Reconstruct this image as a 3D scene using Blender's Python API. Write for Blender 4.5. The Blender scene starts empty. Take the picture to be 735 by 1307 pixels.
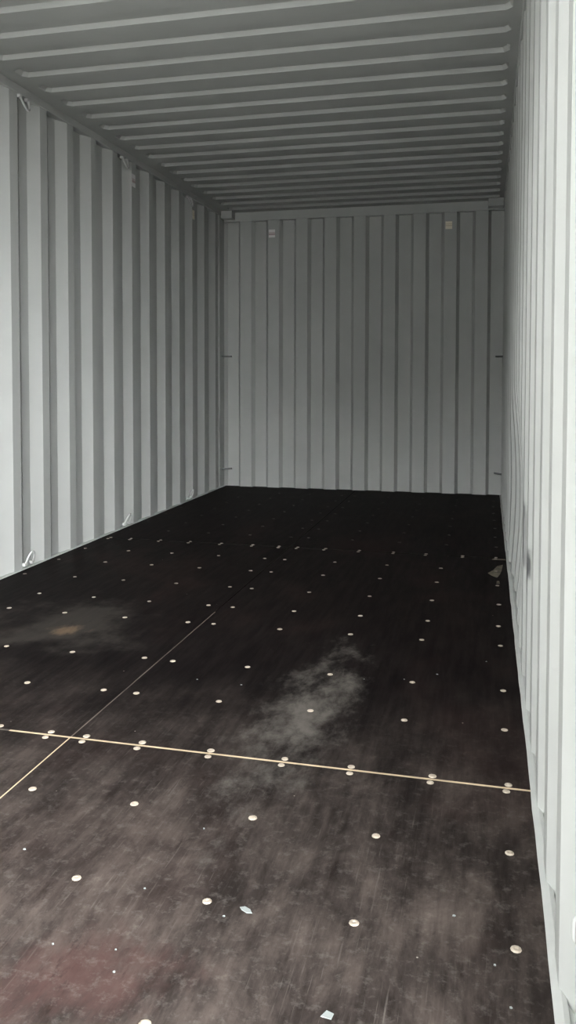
import bpy, bmesh, math, random
from mathutils import Vector, Matrix

# ------------------------------------------------------------------ camera, light, exposure
scene = bpy.context.scene
col = scene.collection

IMG_W, IMG_H = 735.0, 1307.0
FOCAL_PX, CENTRE_X, CENTRE_Y = 1043.7, 367.4, 521.5
YAW, PITCH, ROLL = 0.2386, 0.0394, 0.0017
CAM_POS = Vector((2.2371, 0.0, 0.9666))

cam_data = bpy.data.cameras.new('camera')
cam_data.sensor_fit = 'HORIZONTAL'
cam_data.sensor_width = 36.0
cam_data.lens = FOCAL_PX / IMG_W * 36.0
cam_data.shift_x = (IMG_W / 2 - CENTRE_X) / IMG_W
cam_data.shift_y = -(IMG_H / 2 - CENTRE_Y) / IMG_W
cam_data.clip_start = 0.02
cam = bpy.data.objects.new('camera', cam_data)
col.objects.link(cam)
fwd = Vector((-math.sin(YAW) * math.cos(PITCH), math.cos(YAW) * math.cos(PITCH), -math.sin(PITCH)))
rgt = Vector((math.cos(YAW), math.sin(YAW), 0))
upv = rgt.cross(fwd)
r2 = math.cos(ROLL) * rgt + math.sin(ROLL) * upv
u2 = -math.sin(ROLL) * rgt + math.cos(ROLL) * upv
cam.matrix_world = Matrix.Translation(CAM_POS) @ Matrix((r2, u2, -fwd)).transposed().to_4x4()
scene.camera = cam

# overcast daylight: the same pale sky all round, coming in through the open door end
world = bpy.data.worlds.new('overcast_sky')
scene.world = world
world.use_nodes = True
bg = world.node_tree.nodes['Background']
bg.inputs['Color'].default_value = (0.955, 0.98, 1.0, 1)
bg.inputs['Strength'].default_value = 4.0

scene.view_settings.view_transform = 'Standard'
scene.view_settings.look = 'None'
scene.view_settings.gamma = 1.0
scene.view_settings.use_curve_mapping = False
scene.view_settings.exposure = 2.58
scene.cycles.max_bounces = 10
scene.cycles.diffuse_bounces = 8

# ------------------------------------------------------------------ dimensions (metres)
W = 2.35            # inside width; X = 0 left wall, X = W right wall
Y0 = 0.95           # door opening
YB = 6.8536         # inner face of the back wall
ZC = 2.385          # roof sheet
ZR = 2.345          # underside of the top side rails
XL, XR = -0.003, W + 0.007     # innermost faces of the corrugated side walls
SEAMS = (1.956, 4.461)
XSEAM = 1.163
rnd = random.Random(7)

# ------------------------------------------------------------------ helpers
def tag(o, label=None, cat=None, group=None, kind=None):
    if label: o['label'] = label
    if cat: o['category'] = cat
    if group: o['group'] = group
    if kind: o['kind'] = kind
    return o

def obj(name, bm, mat, parent=None, smooth=False):
    me = bpy.data.meshes.new(name)
    bmesh.ops.recalc_face_normals(bm, faces=bm.faces)
    bm.to_mesh(me); bm.free()
    if smooth:
        for p in me.polygons: p.use_smooth = True
    me.materials.append(mat)
    o = bpy.data.objects.new(name, me)
    col.objects.link(o)
    if parent: o.parent = parent
    return o

def empty(name, loc=(0, 0, 0)):
    o = bpy.data.objects.new(name, None)
    o.empty_display_size = 0.05
    o.location = loc
    col.objects.link(o)
    return o

def copy_tree(o, parent=None):
    c = o.copy(); col.objects.link(c); c.parent = parent
    for ch in list(o.children): copy_tree(ch, c)
    return c

def add_box(bm, lo, hi, bevel=0.0):
    vs = [bm.verts.new((x, y, z)) for z in (lo[2], hi[2]) for y in (lo[1], hi[1]) for x in (lo[0], hi[0])]
    fs = [(0, 2, 3, 1), (4, 5, 7, 6), (0, 1, 5, 4), (2, 6, 7, 3), (0, 4, 6, 2), (1, 3, 7, 5)]
    faces = [bm.faces.new([vs[i] for i in f]) for f in fs]
    if bevel:
        es = list({e for f in faces for e in f.edges})
        bmesh.ops.bevel(bm, geom=es, offset=bevel, segments=2, affect='EDGES', profile=0.5)

def box(name, lo, hi, mat, parent=None, bevel=0.0):
    bm = bmesh.new(); add_box(bm, lo, hi, bevel)
    return obj(name, bm, mat, parent)

def add_tube(bm, pts, r, seg=10):
    pts = [Vector(p) for p in pts]
    rings = []
    ref = None
    for i, p in enumerate(pts):
        t = (pts[min(i + 1, len(pts) - 1)] - pts[max(i - 1, 0)]).normalized()
        if ref is None:
            ref = Vector((0, 0, 1)) if abs(t.z) < 0.9 else Vector((1, 0, 0))
        a = (ref - t * ref.dot(t)).normalized(); b = t.cross(a); ref = a
        rings.append([bm.verts.new(p + r * (math.cos(2 * math.pi * k / seg) * a + math.sin(2 * math.pi * k / seg) * b)) for k in range(seg)])
    for A, B in zip(rings, rings[1:]):
        for k in range(seg):
            bm.faces.new((A[k], A[(k + 1) % seg], B[(k + 1) % seg], B[k]))
    bm.faces.new(rings[0][::-1]); bm.faces.new(rings[-1])

# ------------------------------------------------------------------ materials
class NT:
    def __init__(s, name):
        s.m = bpy.data.materials.new(name); s.m.use_nodes = True
        s.t = s.m.node_tree; s.b = s.t.nodes['Principled BSDF']
        s.co = s.t.nodes.new('ShaderNodeTexCoord').outputs['Object']
    def n(s, kind, **inp):
        nd = s.t.nodes.new(kind)
        for k, v in inp.items():
            k = k.replace('_', ' ')
            if hasattr(v, 'is_linked') or isinstance(v, bpy.types.NodeSocket): s.t.links.new(v, nd.inputs[k])
            else: nd.inputs[k].default_value = v
        return nd
    def map(s, scale, loc=(0, 0, 0), rot=(0, 0, 0), src=None):
        return s.n('ShaderNodeMapping', Vector=src or s.co, Scale=scale, Location=loc, Rotation=rot).outputs[0]
    def noise(s, vec, scale, detail=4, rough=0.55, dist=0.0):
        return s.n('ShaderNodeTexNoise', Vector=vec, Scale=scale, Detail=detail, Roughness=rough, Distortion=dist).outputs['Fac']
    def ramp(s, fac, a, b):
        nd = s.t.nodes.new('ShaderNodeMapRange'); nd.interpolation_type = 'SMOOTHSTEP'
        s.t.links.new(fac, nd.inputs['Value'])
        nd.inputs['From Min'].default_value = a; nd.inputs['From Max'].default_value = b
        return nd.outputs[0]
    def math(s, op, a, b=0.0):
        nd = s.t.nodes.new('ShaderNodeMath'); nd.operation = op
        for i, v in enumerate((a, b)):
            if isinstance(v, bpy.types.NodeSocket): s.t.links.new(v, nd.inputs[i])
            else: nd.inputs[i].default_value = v
        return nd.outputs[0]
    def mix(s, fac, a, b):
        nd = s.t.nodes.new('ShaderNodeMix'); nd.data_type = 'RGBA'
        for i, v in ((0, fac), (6, a), (7, b)):
            if isinstance(v, bpy.types.NodeSocket): s.t.links.new(v, nd.inputs[i])
            else: nd.inputs[i].default_value = v if i == 0 else (*v, 1)
        return nd.outputs[2]
    def blob(s, c, r, rotz=0.0, warp=None, inner=0.3, amount=2.6):
        """1 inside an ellipsoid of half-axes r about c, fading to 0; edge broken up by warp noise"""
        src = s.t.nodes.new('ShaderNodeVectorMath'); src.operation = 'SUBTRACT'
        s.t.links.new(s.co, src.inputs[0]); src.inputs[1].default_value = c
        rt = s.n('ShaderNodeMapping', Vector=src.outputs[0], Rotation=(0, 0, -rotz)).outputs[0]
        sc = s.n('ShaderNodeMapping', Vector=rt, Scale=tuple(1 / q for q in r)).outputs[0]
        ln = s.t.nodes.new('ShaderNodeVectorMath'); ln.operation = 'LENGTH'
        s.t.links.new(sc, ln.inputs[0])
        d = ln.outputs['Value']
        if warp is not None: d = s.math('ADD', d, s.math('MULTIPLY', s.math('SUBTRACT', warp, 0.5), amount))
        return s.ramp(d, 1.0, inner)
    def set(s, **k):
        for a, v in k.items():
            i = s.b.inputs[a.replace('_', ' ')]
            if isinstance(v, bpy.types.NodeSocket): s.t.links.new(v, i)
            elif isinstance(v, tuple) and len(v) == 3: i.default_value = (*v, 1)
            else: i.default_value = v
        return s
    def bump(s, h, strength, dist=0.01):
        nd = s.n('ShaderNodeBump', Height=h, Strength=strength, Distance=dist)
        s.t.links.new(nd.outputs[0], s.b.inputs['Normal'])

WALL_RGB = (0.428, 0.434, 0.414)
def wall_paint(name, scuffed=False):
    t = NT(name)
    n1 = t.noise(t.co, 3.0, 5)
    n2 = t.noise(t.map((6, 6, 60)), 1.0, 3)
    c = t.mix(t.ramp(n1, 0.35, 0.75), WALL_RGB, tuple(v * 0.93 for v in WALL_RGB))
    c = t.mix(t.math('MULTIPLY', t.ramp(n2, 0.62, 0.8), 0.08), c, (0.35, 0.34, 0.31))
    if scuffed:
        st = t.noise(t.map((1, 28, 3.0)), 1.0, 3, 0.6)
        w = t.noise(t.co, 9.0, 3)
        m = t.blob((W, 2.86, 0.44), (0.4, 0.50, 0.13), 0.0, w, 0.75, 1.4)
        m = t.math('MULTIPLY', m, t.math('ADD', 0.55, t.ramp(st, 0.38, 0.52)))
        m2 = t.blob((W, 1.27, 1.07), (0.2, 0.03, 0.06), 0.0, w, 0.4)
        m = t.math('MULTIPLY', t.math('MAXIMUM', m, t.math('MULTIPLY', m2, 0.4)), 0.75)
        c = t.mix(m, c, (0.10, 0.10, 0.10))
    t.set(Base_Color=c, Roughness=0.6, Specular_IOR_Level=0.2)
    t.bump(t.noise(t.co, 1.6, 2), 0.25, 0.012)
    return t.m

M_WALL = wall_paint('light_grey_wall_paint')
M_WALL_R = wall_paint('light_grey_scuffed_paint', True)
M_ROOF = wall_paint('light_grey_roof_paint')
M_RAIL = wall_paint('light_grey_rail_paint')

def floor_mat():
    t = NT('dark_brown_film_plywood')
    warp = t.noise(t.co, 5.0, 5, 0.6)
    grain = t.noise(t.map((34, 3.4, 1), (0, 0, 0), (0, 0, 0.03)), 1.0, 6, 0.7)
    fine = t.noise(t.map((190, 7, 1)), 1.0, 3, 0.6)
    big = t.noise(t.map((1.5, 1.0, 1), (3.1, 0.4, 0)), 1.3, 4, 0.6, 0.4)
    c = t.mix(t.ramp(grain, 0.3, 0.75), (0.0052, 0.0042, 0.0045), (0.0145, 0.0115, 0.0110))
    c = t.mix(t.math('MULTIPLY', t.ramp(big, 0.50, 0.70), 0.40), c, (0.030, 0.019, 0.017))
    # dust in diagonal clouds, its amount ramped down with distance from the door
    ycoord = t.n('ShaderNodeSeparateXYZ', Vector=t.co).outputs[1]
    depth_fade = t.math('ADD', t.math('MULTIPLY', t.ramp(t.math('ADD', ycoord, t.math('MULTIPLY', warp, 0.8)), 3.0, 1.55), 0.97), 0.03)
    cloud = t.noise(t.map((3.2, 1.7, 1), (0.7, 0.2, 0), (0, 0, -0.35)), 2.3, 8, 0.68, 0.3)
    dust = t.math('MULTIPLY', t.math('ADD', t.math('MULTIPLY', t.ramp(cloud, 0.37, 0.70), 0.52), 0.14), depth_fade)
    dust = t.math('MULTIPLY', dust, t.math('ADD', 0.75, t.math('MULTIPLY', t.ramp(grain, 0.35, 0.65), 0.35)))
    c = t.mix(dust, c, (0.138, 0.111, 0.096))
    # the pale dusty track beyond the cross joint
    w2 = t.noise(t.map((4.5, 2.6, 1), (4.3, 2.2, 0), (0, 0, -0.3)), 2.6, 9, 0.70, 0.15)
    tr = t.blob((1.74, 2.27, 0), (0.16, 0.66, 0.5), -0.05, w2, -0.25, 3.2)
    c = t.mix(t.math('MULTIPLY', tr, 0.75), c, (0.140, 0.127, 0.112))
    # dusty haze at left, and the tan rubbed spot in it
    tl = t.blob((0.66, 2.86, 0), (0.36, 0.42, 0.5), 0.3, warp, 0.2)
    c = t.mix(t.math('MULTIPLY', tl, 0.22), c, (0.13, 0.115, 0.10))
    tn = t.blob((0.70, 2.80, 0), (0.09, 0.07, 0.5), 0.5, w2, 0.1)
    c = t.mix(t.math('MULTIPLY', tn, 0.55), c, (0.20, 0.135, 0.085))
    # reddish rubbed patch by the door mouth
    rd = t.blob((1.60, 1.17, 0), (0.22, 0.16, 0.5), 0.3, w2, 0.0)
    c = t.mix(t.math('MULTIPLY', rd, 0.65), c, (0.075, 0.042, 0.037))
    # pale scrape lines along the length, and dark rubbed streaks
    scr = t.math('MULTIPLY', t.ramp(fine, 0.58, 0.74), t.ramp(t.noise(t.co, 2.3, 4, 0.6), 0.42, 0.66))
    c = t.mix(t.math('MULTIPLY', t.math('MULTIPLY', scr, 0.40), depth_fade), c, (0.20, 0.175, 0.155))
    rub = t.noise(t.map((24, 6, 1), (5, 2, 0), (0, 0, -0.25)), 1.0, 6, 0.72)
    c = t.mix(t.math('MULTIPLY', t.ramp(rub, 0.56, 0.72), 0.55), c, (0.012, 0.0085, 0.008))
    mot = t.noise(t.co, 38.0, 5, 0.75)
    c = t.mix(t.math('MULTIPLY', t.math('MULTIPLY', t.ramp(mot, 0.50, 0.70), 0.22), depth_fade), c, (0.20, 0.18, 0.16))
    # crumbs of dust
    vor = t.n('ShaderNodeTexVoronoi', Vector=t.co, Scale=22.0); vor.feature = 'F1'
    sp = t.ramp(vor.outputs['Distance'], 0.055, 0.03)
    rare = t.n('ShaderNodeSeparateColor', Color=vor.outputs['Color']).outputs[0]
    c = t.mix(t.math('MULTIPLY', t.math('MULTIPLY', sp, t.ramp(rare, 0.90, 0.94)), 0.6), c, (0.38, 0.34, 0.30))
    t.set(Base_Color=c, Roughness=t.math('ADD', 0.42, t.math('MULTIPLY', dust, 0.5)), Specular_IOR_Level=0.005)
    t.bump(grain, 0.10, 0.002)
    return t.m
M_FLOOR = floor_mat()

def simple(name, rgb, rough=0.6, spec=0.4, metal=0.0, vary=0.15, scale=30):
    t = NT(name)
    c = t.mix(t.ramp(t.noise(t.co, scale, 3), 0.35, 0.7), rgb, tuple(v * (1 - vary) for v in rgb))
    t.set(Base_Color=c, Roughness=rough, Specular_IOR_Level=spec, Metallic=metal)
    return t.m
M_SUB = simple('dark_subfloor', (0.012, 0.010, 0.009), 0.9)
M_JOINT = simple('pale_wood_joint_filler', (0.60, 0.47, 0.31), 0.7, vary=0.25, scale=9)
M_SCREW2 = simple('dull_screw', (0.30, 0.26, 0.215), 0.7, 0.3, 0.0, vary=0.3, scale=60)
M_SCREW3 = simple('dark_screw', (0.05, 0.043, 0.038), 0.8, 0.2, 0.0, vary=0.4, scale=60)
M_JOINT2 = simple('dull_joint_filler', (0.13, 0.105, 0.085), 0.8, vary=0.5, scale=9)
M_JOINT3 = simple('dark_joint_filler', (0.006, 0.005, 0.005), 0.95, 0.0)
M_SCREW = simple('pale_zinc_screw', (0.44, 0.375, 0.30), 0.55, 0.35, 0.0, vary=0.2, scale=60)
M_RING = simple('painted_steel_ring', (0.55, 0.555, 0.54), 0.45)
M_BAR = simple('grey_lashing_bar', (0.22, 0.225, 0.22), 0.5)
M_CAULK = simple('white_sealant', (0.47, 0.475, 0.455), 0.6, vary=0.08, scale=12)
M_CHIP = simple('white_flake', (0.27, 0.29, 0.28), 0.7)
M_WOODCHIP = simple('bare_plywood', (0.14, 0.12, 0.085), 0.8, vary=0.6, scale=25)
M_GROUND = simple('grey_gravel_yard', (0.21, 0.207, 0.198), 0.95, vary=0.3, scale=4)

def sticker_mat(name, paper, ink, bands):
    """paper with printed bands: bands = [(z0, z1)] in local metres"""
    t = NT(name)
    z = t.n('ShaderNodeSeparateXYZ', Vector=t.co).outputs[2]
    c = t.mix(0.0, paper, paper)
    for z0, z1 in bands:
        m = t.math('MULTIPLY', t.math('GREATER_THAN', z, z0), t.math('LESS_THAN', z, z1))
        c = t.mix(t.math('MULTIPLY', m, 0.75), c, ink)
    t.set(Base_Color=c, Roughness=0.5)
    return t.m

# ------------------------------------------------------------------ outside ground
bm = bmesh.new()
bmesh.ops.create_grid(bm, x_segments=1, y_segments=1, size=60, matrix=Matrix.Translation((0, 0, -0.17)))
tag(obj('ground', bm, M_GROUND), 'grey gravel yard around the container', kind='structure')

M_BLOCKER = simple('grey_light_blocker', (0.40, 0.40, 0.39), 0.9, vary=0.2, scale=2)  # for the unseen shapes added to block and bounce daylight
tag(box('added_yard_wall', (-30, -10.3, -0.17), (4.5, -10, 4.8), M_BLOCKER), 'plain grey unseen wall added across the yard to dim the end wall', kind='structure')  # added out of view to hide low sky from the end wall
tag(box('added_yard_wall', (-4.3, -10, -0.17), (-4.0, 9, 8.0), M_BLOCKER), 'plain grey unseen wall added alongside to keep daylight off the bright wall', kind='structure')  # added out of view to keep side sky off the right wall
added_canopy = box('added_canopy', (-4.0, -2.8, 4.2), (5.0, 0.9, 4.35), M_BLOCKER)  # added overhead, out of view, to cut skylight on the near right wall
tag(added_canopy, 'flat grey unseen slab on posts, added to shade the container mouth', kind='structure')
for px in (-0.9, 4.8):
    box('post', (px, -2.5, -0.17), (px + 0.15, -2.35, 4.2), M_BLOCKER, added_canopy, 0.01)  # supports for the added slab, also unseen

# ------------------------------------------------------------------ corrugated side walls
PITCH_W, PHASE_W, DEPTH_W = 0.2783, 3.823, 0.036
def side_profile():
    """(y, outward depth) along the wall from the door post to the back post"""
    pts = []
    k = math.ceil((Y0 + 0.22 - PHASE_W) / PITCH_W)
    pts.append((Y0 + 0.06, DEPTH_W))
    while True:
        a = PHASE_W + k * PITCH_W
        if a - 0.068 > YB - 0.22: break
        pts += [(a - 0.068, DEPTH_W), (a, 0.0), (a + 0.070, 0.0), (a + 0.138, DEPTH_W)]
        k += 1
    pts.append((YB - 0.06, DEPTH_W))
    return pts

def dent(y, z):
    """the lower part of the right wall is pushed outward by a knock"""
    a = ((y - 3.70) / 0.95) ** 2 + ((z - 0.42) / 0.55) ** 2
    return 0.034 * max(0.0, 1 - a) ** 1.5 if a < 1 else 0.0

def side_wall(name, x, sgn, mat, dented):
    bm = bmesh.new()
    prof = side_profile()
    zs = [-0.02 + 2.40 * i / 40 for i in range(41)]
    ys = []
    if dented:   # finer columns so that the dent is smooth
        fine = [prof[0]]
        for (a, da), (b, db) in zip(prof, prof[1:]):
            fine += [(a + (b - a) * q / 2, da + (db - da) * q / 2) for q in (1, 2)]
        prof = fine
    grid = [[bm.verts.new((x + sgn * (d + (dent(y, z) if dented else 0)), y, z)) for z in zs] for y, d in prof]
    for A, B in zip(grid, grid[1:]):
        for i in range(len(zs) - 1):
            bm.faces.new((A[i], B[i], B[i + 1], A[i + 1]))
    o = obj(name, bm, mat)
    sol = o.modifiers.new('sheet', 'SOLIDIFY'); sol.thickness = 0.002
    # the sheet grows away from the room
    me = o.data
    nx = sum(p.normal.x for p in me.polygons)
    sol.offset = -1.0 if nx * sgn < 0 else 1.0
    return tag(o, kind='structure')

wall_left = side_wall('wall_left', XL, -1, M_WALL, False)
tag(wall_left, 'light grey corrugated steel side wall with the shaded ribs')
wall_right = side_wall('wall_right', XR, 1, M_WALL_R, True)
tag(wall_right, 'bright light grey corrugated steel side wall with a scuff low down')

for wl, x, sgn in ((wall_left, XL, -1), (wall_right, XR, 1)):
    xa, xb = sorted((x, x + sgn * 0.065))
    # top side rail: a square tube whose inner face stands just proud of the corrugation
    xi = sorted((x - sgn * 0.004, x + sgn * 0.065))
    box('top_rail', (xi[0], Y0, ZR), (xi[1], YB + 0.06, ZC + 0.035), M_RAIL, wl, 0.004)
    # lower rail with its ledge at floor level
    box('bottom_rail', (xa, Y0, -0.16), (xb, YB + 0.06, -0.004), M_RAIL, wl, 0.003)
    # sealant fillet along the floor edge
    bm = bmesh.new()
    pr = [(0.012, 0.004), (0.004, 0.006), (-0.010, 0.002), (-0.010, -0.02), (0.012, -0.02)]
    n = 60
    rows = []
    for i in range(n + 1):
        y = Y0 + 0.04 + (YB - Y0 - 0.04) * i / n
        wob = rnd.uniform(-0.0012, 0.0012)
        e = 0.0 if sgn < 0 else W
        rows.append([bm.verts.new((e + sgn * (0.006 + q + wob), y, h)) for q, h in pr])
    for A, B in zip(rows, rows[1:]):
        for k in range(len(pr)):
            bm.faces.new((A[k], A[(k + 1) % len(pr)], B[(k + 1) % len(pr)], B[k]))
    bm.faces.new(rows[0]); bm.faces.new(rows[-1][::-1])
    obj('sealant_bead', bm, M_CAULK, wl)
    # door post and back post
    box('door_post', tuple(map(float, (min(x - sgn * 0.002, x + sgn * 0.09), Y0 - 0.06, -0.17))),
        (max(x - sgn * 0.002, x + sgn * 0.09), Y0 + 0.12, ZC + 0.05), M_RAIL, wl, 0.006)
    box('back_post', (min(x + sgn * 0.004, x + sgn * 0.09), YB - 0.12, -0.17),
        (max(x + sgn * 0.004, x + sgn * 0.09), YB + 0.07, ZC + 0.05), M_RAIL, wl, 0.006)

# ------------------------------------------------------------------ back wall
HEAD_Z = 2.309
bm = bmesh.new()
STEP, X0B, SLOPE, DEPTH_B = 0.1246, 0.0035, 0.025, 0.043
prof = [(-0.06, 0.0), (X0B - SLOPE / 2, 0.0)]
for k in range(0, 19, 2):
    a, b = X0B + STEP * k, X0B + STEP * (k + 1)
    if b > W + 0.03: b = W + 0.03
    prof += [(a + SLOPE / 2, DEPTH_B), (b - SLOPE / 2, DEPTH_B), (b + SLOPE / 2, 0.0)]
    c = X0B + STEP * (k + 2)
    if c < W: prof.append((c - SLOPE / 2, 0.0))
prof.append((W + 0.06, 0.0))
lo = [bm.verts.new((x, YB + d, -0.02)) for x, d in prof]
hi = [bm.verts.new((x, YB + d, HEAD_Z + 0.02)) for x, d in prof]
for i in range(len(prof) - 1):
    bm.faces.new((lo[i], lo[i + 1], hi[i + 1], hi[i]))
wall_back = tag(obj('wall_back', bm, M_WALL), 'grey corrugated steel end wall facing the door opening', kind='structure')
sol = wall_back.modifiers.new('sheet', 'SOLIDIFY'); sol.thickness = 0.002
sol.offset = 1.0 if sum(p.normal.y for p in wall_back.data.polygons) > 0 else -1.0
box('header_rail', (-0.06, YB - 0.004, HEAD_Z), (W + 0.06, YB + 0.07, ZC + 0.05), M_RAIL, wall_back, 0.004)
box('sill_rail', (-0.06, YB + 0.0, -0.16), (W + 0.06, YB + 0.07, -0.004), M_RAIL, wall_back, 0.003)
for xa, xb in ((-0.004, 0.098), (2.232, 2.354)):
    box('corner_casting', (xa, YB - 0.10, 2.322), (xb, YB - 0.003, ZC + 0.03), M_RAIL, wall_back, 0.006)

# ------------------------------------------------------------------ door frame (behind the picture edge)
trim = box('trim_1', (-0.06, Y0 - 0.06, 2.29), (W + 0.07, Y0 + 0.06, ZC + 0.05), M_RAIL, None, 0.006)
tag(trim, 'grey steel header across the open door end', kind='structure')
trim2 = box('trim_2', (-0.06, Y0 - 0.06, -0.17), (W + 0.07, Y0 + 0.04, -0.002), M_RAIL, None, 0.006)
tag(trim2, 'grey steel door sill at the container mouth', kind='structure')

# ------------------------------------------------------------------ roof sheet with pressed ribs
RIB0, RIB_PITCH, RIB_W, RIB_D = 2.905, 0.2127, 0.104, 0.020
XA, XBm = 0.080, 2.318
CC = 0.022
bm = bmesh.new()
edges_y = []
k = math.ceil((Y0 + 0.25 - RIB0) / RIB_PITCH)
while RIB0 + k * RIB_PITCH < YB - 0.12:
    b = RIB0 + k * RIB_PITCH
    edges_y.append((b - RIB_W, b)); k += 1
def quad(*pts):
    bm.faces.new([bm.verts.new(p) for p in pts])
y = Y0 - 0.02
xl, xr = -0.05, W + 0.055
for a, b in edges_y:
    near = [(xl, y), (xr, y)] if not bm.faces else [(xl, y), (XA, y), (XA + CC, y), (XBm - CC, y), (XBm, y), (xr, y)]
    quad(*[(px, py, ZC) for px, py in near + [(xr, a), (XBm, a), (XBm - CC, a), (XA + CC, a), (XA, a), (xl, a)]])
    quad((xl, a, ZC), (XA, a, ZC), (XA, b, ZC), (xl, b, ZC))
    quad((XBm, a, ZC), (xr, a, ZC), (xr, b, ZC), (XBm, b, ZC))
    # recess pressed upward: octagonal plan, sloping sides
    cc = CC
    def loop(ins, z, c):
        x0, x1, y0, y1 = XA + ins * 1.6, XBm - ins * 1.6, a + ins, b - ins
        return [Vector(p) for p in ((x0 + c, y0, z), (x1 - c, y0, z), (x1, y0 + c, z), (x1, y1 - c, z),
                                    (x1 - c, y1, z), (x0 + c, y1, z), (x0, y1 - c, z), (x0, y0 + c, z))]
    L0, L1 = loop(0, ZC, cc), loop(0.008, ZC + RIB_D, cc * 0.8)
    v0 = [bm.verts.new(p) for p in L0]; v1 = [bm.verts.new(p) for p in L1]
    for i in range(8):
        bm.faces.new((v0[i], v0[(i + 1) % 8], v1[(i + 1) % 8], v1[i]))
    bm.faces.new(v1)
    for ci, (i, j) in zip(((XA, a), (XBm, a), (XBm, b), (XA, b)), ((7, 0), (1, 2), (3, 4), (5, 6))):
        bm.faces.new((bm.verts.new((*ci, ZC)), v0[i], v0[j]))
    y = b
quad(*[(px, py, ZC) for px, py in [(xl, y), (XA, y), (XA + CC, y), (XBm - CC, y), (XBm, y), (xr, y), (xr, YB + 0.03), (xl, YB + 0.03)]])
bmesh.ops.remove_doubles(bm, verts=bm.verts, dist=1e-5)
ceiling = tag(obj('ceiling', bm, M_ROOF), 'grey ribbed steel container roof seen from inside', kind='structure')
sol = ceiling.modifiers.new('sheet', 'SOLIDIFY'); sol.thickness = 0.002
sol.offset = 1.0 if sum(p.normal.z for p in ceiling.data.polygons) > 0 else -1.0

# ------------------------------------------------------------------ floor: plywood panels, joint strips, screws
floor = box('floor', (0.0, Y0 - 0.02, -0.12), (W, YB + 0.04, -0.030), M_SUB)
tag(floor, 'dark brown plywood container floor with rows of pale screws', kind='structure')

JW = 0.0042         # half width of a joint
ybreaks = [Y0 + 0.04, SEAMS[0], SEAMS[1], YB + 0.03]
panels = []
for j in range(3):
    for xa, xb in ((0.001, XSEAM - 0.002), (XSEAM + 0.002, W - 0.001)):
        ya = ybreaks[j] + (JW if j else 0); yb = ybreaks[j + 1] - (JW if j < 2 else 0)
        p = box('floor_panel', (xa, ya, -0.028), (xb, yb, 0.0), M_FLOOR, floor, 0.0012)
        panels.append((xa, xb, ya, yb, p))
# filler in the joints, duller left and farther in, a little below the panel faces
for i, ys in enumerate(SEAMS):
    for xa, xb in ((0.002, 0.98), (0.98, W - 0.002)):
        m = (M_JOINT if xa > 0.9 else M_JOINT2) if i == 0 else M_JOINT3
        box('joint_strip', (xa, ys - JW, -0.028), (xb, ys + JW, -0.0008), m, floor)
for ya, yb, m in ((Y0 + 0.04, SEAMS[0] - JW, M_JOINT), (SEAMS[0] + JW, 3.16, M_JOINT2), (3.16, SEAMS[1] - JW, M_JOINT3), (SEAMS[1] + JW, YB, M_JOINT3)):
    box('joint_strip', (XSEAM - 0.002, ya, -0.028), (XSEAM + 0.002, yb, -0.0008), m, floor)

# one screw: a low domed head with a drive recess
bm = bmesh.new()
seg = 10
rings = []
for r, z in ((0.0098, 0.0), (0.0092, 0.0013), (0.0060, 0.0021), (0.0026, 0.0021), (0.0018, 0.0011)):
    rings.append([bm.verts.new((r * math.cos(2 * math.pi * q / seg), r * math.sin(2 * math.pi * q / seg), z)) for q in range(seg)])
for A, B in zip(rings, rings[1:]):
    for q in range(seg): bm.faces.new((A[q], A[(q + 1) % seg], B[(q + 1) % seg], B[q]))
bm.faces.new(rings[-1])
screw0 = obj('screw', bm, M_SCREW, None, True)
screw_mesh = screw0.data
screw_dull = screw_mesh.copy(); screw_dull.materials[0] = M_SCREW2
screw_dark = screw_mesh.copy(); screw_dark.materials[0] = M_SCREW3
bpy.data.objects.remove(screw0)

COLS = (0.055, 0.317, 0.575, 0.840, 1.103, 1.210, 1.476, 1.749, 2.018, 2.294)
SCOLS = (0.055, 0.193, 0.375, 0.562, 0.755, 0.945, 1.101, 1.206, 1.367, 1.557, 1.921, 1.748, 2.117, 2.294)
ROWS = (1.102, 1.395, 1.683, 2.279, 2.573, 2.998, 3.241, 3.548, 3.872, 4.160, 4.755, 5.05, 5.345, 5.64, 5.935, 6.23, 6.525, 6.80)
spots = [(x, y) for y in ROWS for x in COLS]
for ys in SEAMS:
    spots += [(x, ys + d) for d in (-0.0185, 0.0155) for x in SCOLS]
for x, y in spots:
    x += rnd.uniform(-0.004, 0.004); y += rnd.uniform(-0.004, 0.004) if y in ROWS else rnd.uniform(-0.0015, 0.0015)
    for xa, xb, ya, yb, p in panels:
        if xa < x < xb and ya < y < yb:
            s = bpy.data.objects.new('screw', screw_mesh if y < 3.4 else screw_dull if y < 4.6 else screw_dark); col.objects.link(s)  # darker screw colours farther from the door
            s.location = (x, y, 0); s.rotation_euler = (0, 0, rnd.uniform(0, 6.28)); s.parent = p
            f = rnd.uniform(0.88, 1.04); s.scale = (f, f, 1)
            break

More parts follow.
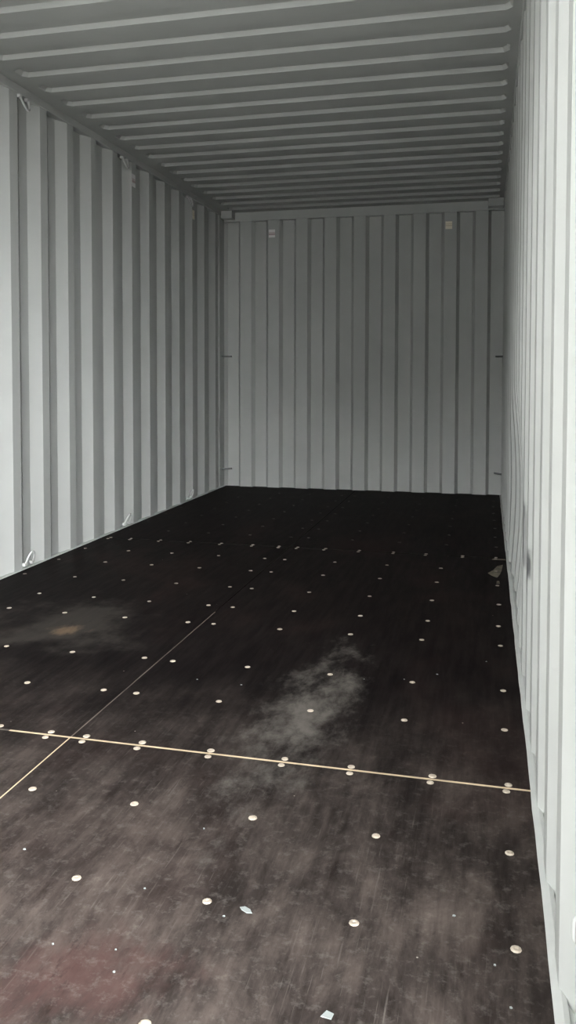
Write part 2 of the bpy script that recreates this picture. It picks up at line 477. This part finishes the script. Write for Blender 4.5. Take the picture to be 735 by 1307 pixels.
# splintered bare wood where the floor film has broken away beside the right wall
def flake(name, pts, z0, z1, mat, parent=None, at=(0, 0, 0)):
    bm = bmesh.new()
    lo = [bm.verts.new((x, y, z0)) for x, y in pts]
    hi = [bm.verts.new((x * 0.94, y * 0.94, z1)) for x, y in pts]
    bm.faces.new(lo[::-1]); bm.faces.new(hi)
    for i in range(len(pts)):
        bm.faces.new((lo[i], lo[(i + 1) % len(pts)], hi[(i + 1) % len(pts)], hi[i]))
    o = obj(name, bm, mat, parent); o.location = at
    return o
pr = panels[3][4]
flake('bare_wood_patch', [(-.030, -.10), (-.004, -.14), (.012, -.06), (.022, .03), (.030, .16), (.0, .12), (-.022, .02), (-.048, -.05)], -0.002, 0.0010, M_WOODCHIP, pr, (2.298, 4.16, 0))
flake('bare_wood_patch', [(-.038, -.012), (.036, -.010), (.036, .012), (-.030, .014)], -0.002, 0.0010, M_WOODCHIP, pr, (2.308, 4.435, 0))
flake('bare_wood_patch', [(-.006, -.03), (.010, -.028), (.008, .03), (-.004, .026)], -0.002, 0.0010, M_WOODCHIP, pr, (2.296, 3.935, 0))

# ------------------------------------------------------------------ lashing rings welded under the rail and above the floor
RING_R = 0.034
def ring_mesh(down):
    bm = bmesh.new()
    pts = []
    R, H = RING_R, 0.062
    for i in range(15):
        a = math.pi * i / 14
        # a bent rod standing off the wall: legs on the wall, bow leaning into the room
        pts.append((0.010 + 0.022 * math.sin(a), -R * math.cos(a), (-1 if down else 1) * H * math.sin(a)))
    add_tube(bm, pts, 0.0052, 8)
    me = bpy.data.meshes.new('bow')
    bmesh.ops.recalc_face_normals(bm, faces=bm.faces); bm.to_mesh(me); bm.free()
    for p in me.polygons: p.use_smooth = True
    me.materials.append(M_RING)
    return me
def tab_mesh():
    bm = bmesh.new()
    add_box(bm, (-0.004, -0.011, -0.008), (0.016, 0.011, 0.008), 0.003)
    me = bpy.data.meshes.new('weld_tab')
    bmesh.ops.recalc_face_normals(bm, faces=bm.faces); bm.to_mesh(me); bm.free()
    me.materials.append(M_RING)
    return me
BOW = {True: ring_mesh(True), False: ring_mesh(False)}
TABS = tab_mesh()
def lashing_ring(side, y, top, label):
    x, face = (XL, 0) if side == 'left' else (XR, math.pi)
    r = empty('lashing_ring', (x, y, ZR - 0.012 if top else 0.024))
    r.rotation_euler = (0, 0, face)
    for nm, me, yy in (('bow', BOW[top], 0), ('weld_tab', TABS, -RING_R), ('weld_tab', TABS, RING_R)):
        c = bpy.data.objects.new(nm, me); col.objects.link(c); c.parent = r; c.location = (0, yy, 0)
    tag(r, label, 'lashing ring', 'steel lashing rings along the side walls')
for y, where in ((3.66, 'farthest from the end wall'), (4.815, 'midway to the end wall'), (5.97, 'closest to the end wall')):
    lashing_ring('left', y, True, f'steel lashing ring under the top rail, {where}')
    lashing_ring('left', y, False, f'steel lashing ring at the floor edge, {where}')

# short lashing bars across the corner posts
def lashing_bar(corner, z, label):
    bm = bmesh.new()
    if corner == 'back_left':
        pts = [(XL - 0.002, YB - 0.075, z), (0.012, YB - 0.040, z), (0.045, YB - 0.014, z), (0.060, YB + 0.004, z)]
    elif corner == 'back_right':
        pts = [(XR + 0.002, YB - 0.075, z), (W - 0.005, YB - 0.040, z), (W - 0.030, YB - 0.014, z), (W - 0.045, YB + 0.004, z)]
    else:
        pts = [(XR + 0.006, Y0 + 0.165, z - 0.020), (XR + 0.001, Y0 + 0.165, z - 0.012), (XR + 0.001, Y0 + 0.165, z + 0.012), (XR + 0.006, Y0 + 0.165, z + 0.020)]
    add_tube(bm, pts, 0.0075 if 'back' in corner else 0.004, 8)
    o = obj('lashing_bar', bm, M_BAR if 'back' in corner else M_RAIL, None, True)
    tag(o, label, 'lashing bar', 'lashing bars on the corner posts')
lashing_bar('back_left', 1.14, 'short steel lashing bar halfway up the corner of shaded wall and end wall')
lashing_bar('back_left', 0.155, 'short steel lashing bar near the floor in the corner of shaded wall and end wall')
lashing_bar('back_right', 1.13, 'short steel lashing bar halfway up the corner of bright wall and end wall')
lashing_bar('back_right', 0.18, 'short steel lashing bar near the floor in the corner of bright wall and end wall')
lashing_bar('door_right', 0.235, 'short white lashing bar low on the door end of the bright wall')

# ------------------------------------------------------------------ small stickers
def sticker(size, loc, rotz, mat, label, group):
    bm = bmesh.new()
    add_box(bm, (-size[0] / 2, -0.0006, -size[1] / 2), (size[0] / 2, 0.0006, size[1] / 2))
    o = obj('sticker', bm, mat); o.location = loc; o.rotation_euler = (0, 0, rotz)
    return tag(o, label, 'sticker', group)
M_ST1 = sticker_mat('white_sticker_red_band', (0.80, 0.78, 0.77), (0.40, 0.26, 0.26), [(-0.014, 0.002), (0.006, 0.011)])
M_ST2 = sticker_mat('cream_sticker', (0.82, 0.76, 0.62), (0.55, 0.45, 0.30), [(-0.006, 0.000), (0.008, 0.012)])
sticker((0.056, 0.068), (0.426, YB - 0.0008, 2.194), 0, M_ST1,
        'white sticker with reddish printed bands high on the end wall', 'stickers near the roof')
sticker((0.054, 0.062), (1.920, YB - 0.0008, 2.203), 0, M_ST2,
        'cream sticker high on the end wall towards the bright wall', 'stickers near the roof')
sticker((0.050, 0.080), (XL + 0.0006, 4.966, 2.232), math.pi / 2, M_ST1,
        'white sticker high on the shaded wall beside the middle lashing ring', 'stickers near the roof')
sticker((0.046, 0.070), (XL + 0.0006, 6.08, 2.225), math.pi / 2, M_ST2,
        'small pale sticker high on the shaded wall close to the far corner', 'stickers near the roof')

# ------------------------------------------------------------------ flakes and crumbs on the floor
def rough_poly(r, n, sx=1.0):
    return [(sx * r * rnd.uniform(.65, 1.1) * math.cos(2 * math.pi * i / n), r * rnd.uniform(.65, 1.1) * math.sin(2 * math.pi * i / n)) for i in range(n)]
f1 = flake('paint_flake', [(-.013, .005), (-.004, .009), (.008, .003), (.014, -.006), (.004, -.008), (-.007, -.002)], 0, 0.0012, M_CHIP, None, (1.823, 1.386, 0.0001))
tag(f1, 'pale blue-white paint flake shaped like a leaf on the floor', 'paint flake')
f2 = flake('paint_flake', [(-.009, -.005), (.008, -.007), (.010, .005), (-.002, .009)], 0, 0.0012, M_CHIP, None, (2.012, 1.181, 0.0001))
tag(f2, 'white four-sided paint flake on the floor by the door mouth', 'paint flake')
crumbs = [(1.640, 1.235), (1.66, 1.187), (1.53, 1.222), (2.283, 1.262), (1.62, 1.40), (1.66, 1.62), (2.19, 1.46), (1.79, 1.36),
          (2.26, 1.35), (1.33, 1.46), (1.35, 2.43), (1.866, 2.56), (1.99, 2.59), (2.09, 2.66), (2.245, 2.82), (1.50, 2.42)]
for x, y in crumbs:
    c = flake('wood_crumb', rough_poly(rnd.uniform(.0018, .0032), 5, 1.3), 0, 0.0016, M_CHIP, None, (x, y, 0.0001))
    tag(c, 'tiny pale crumb lying on the dark plywood floor', 'crumb', 'pale crumbs scattered over the floor')
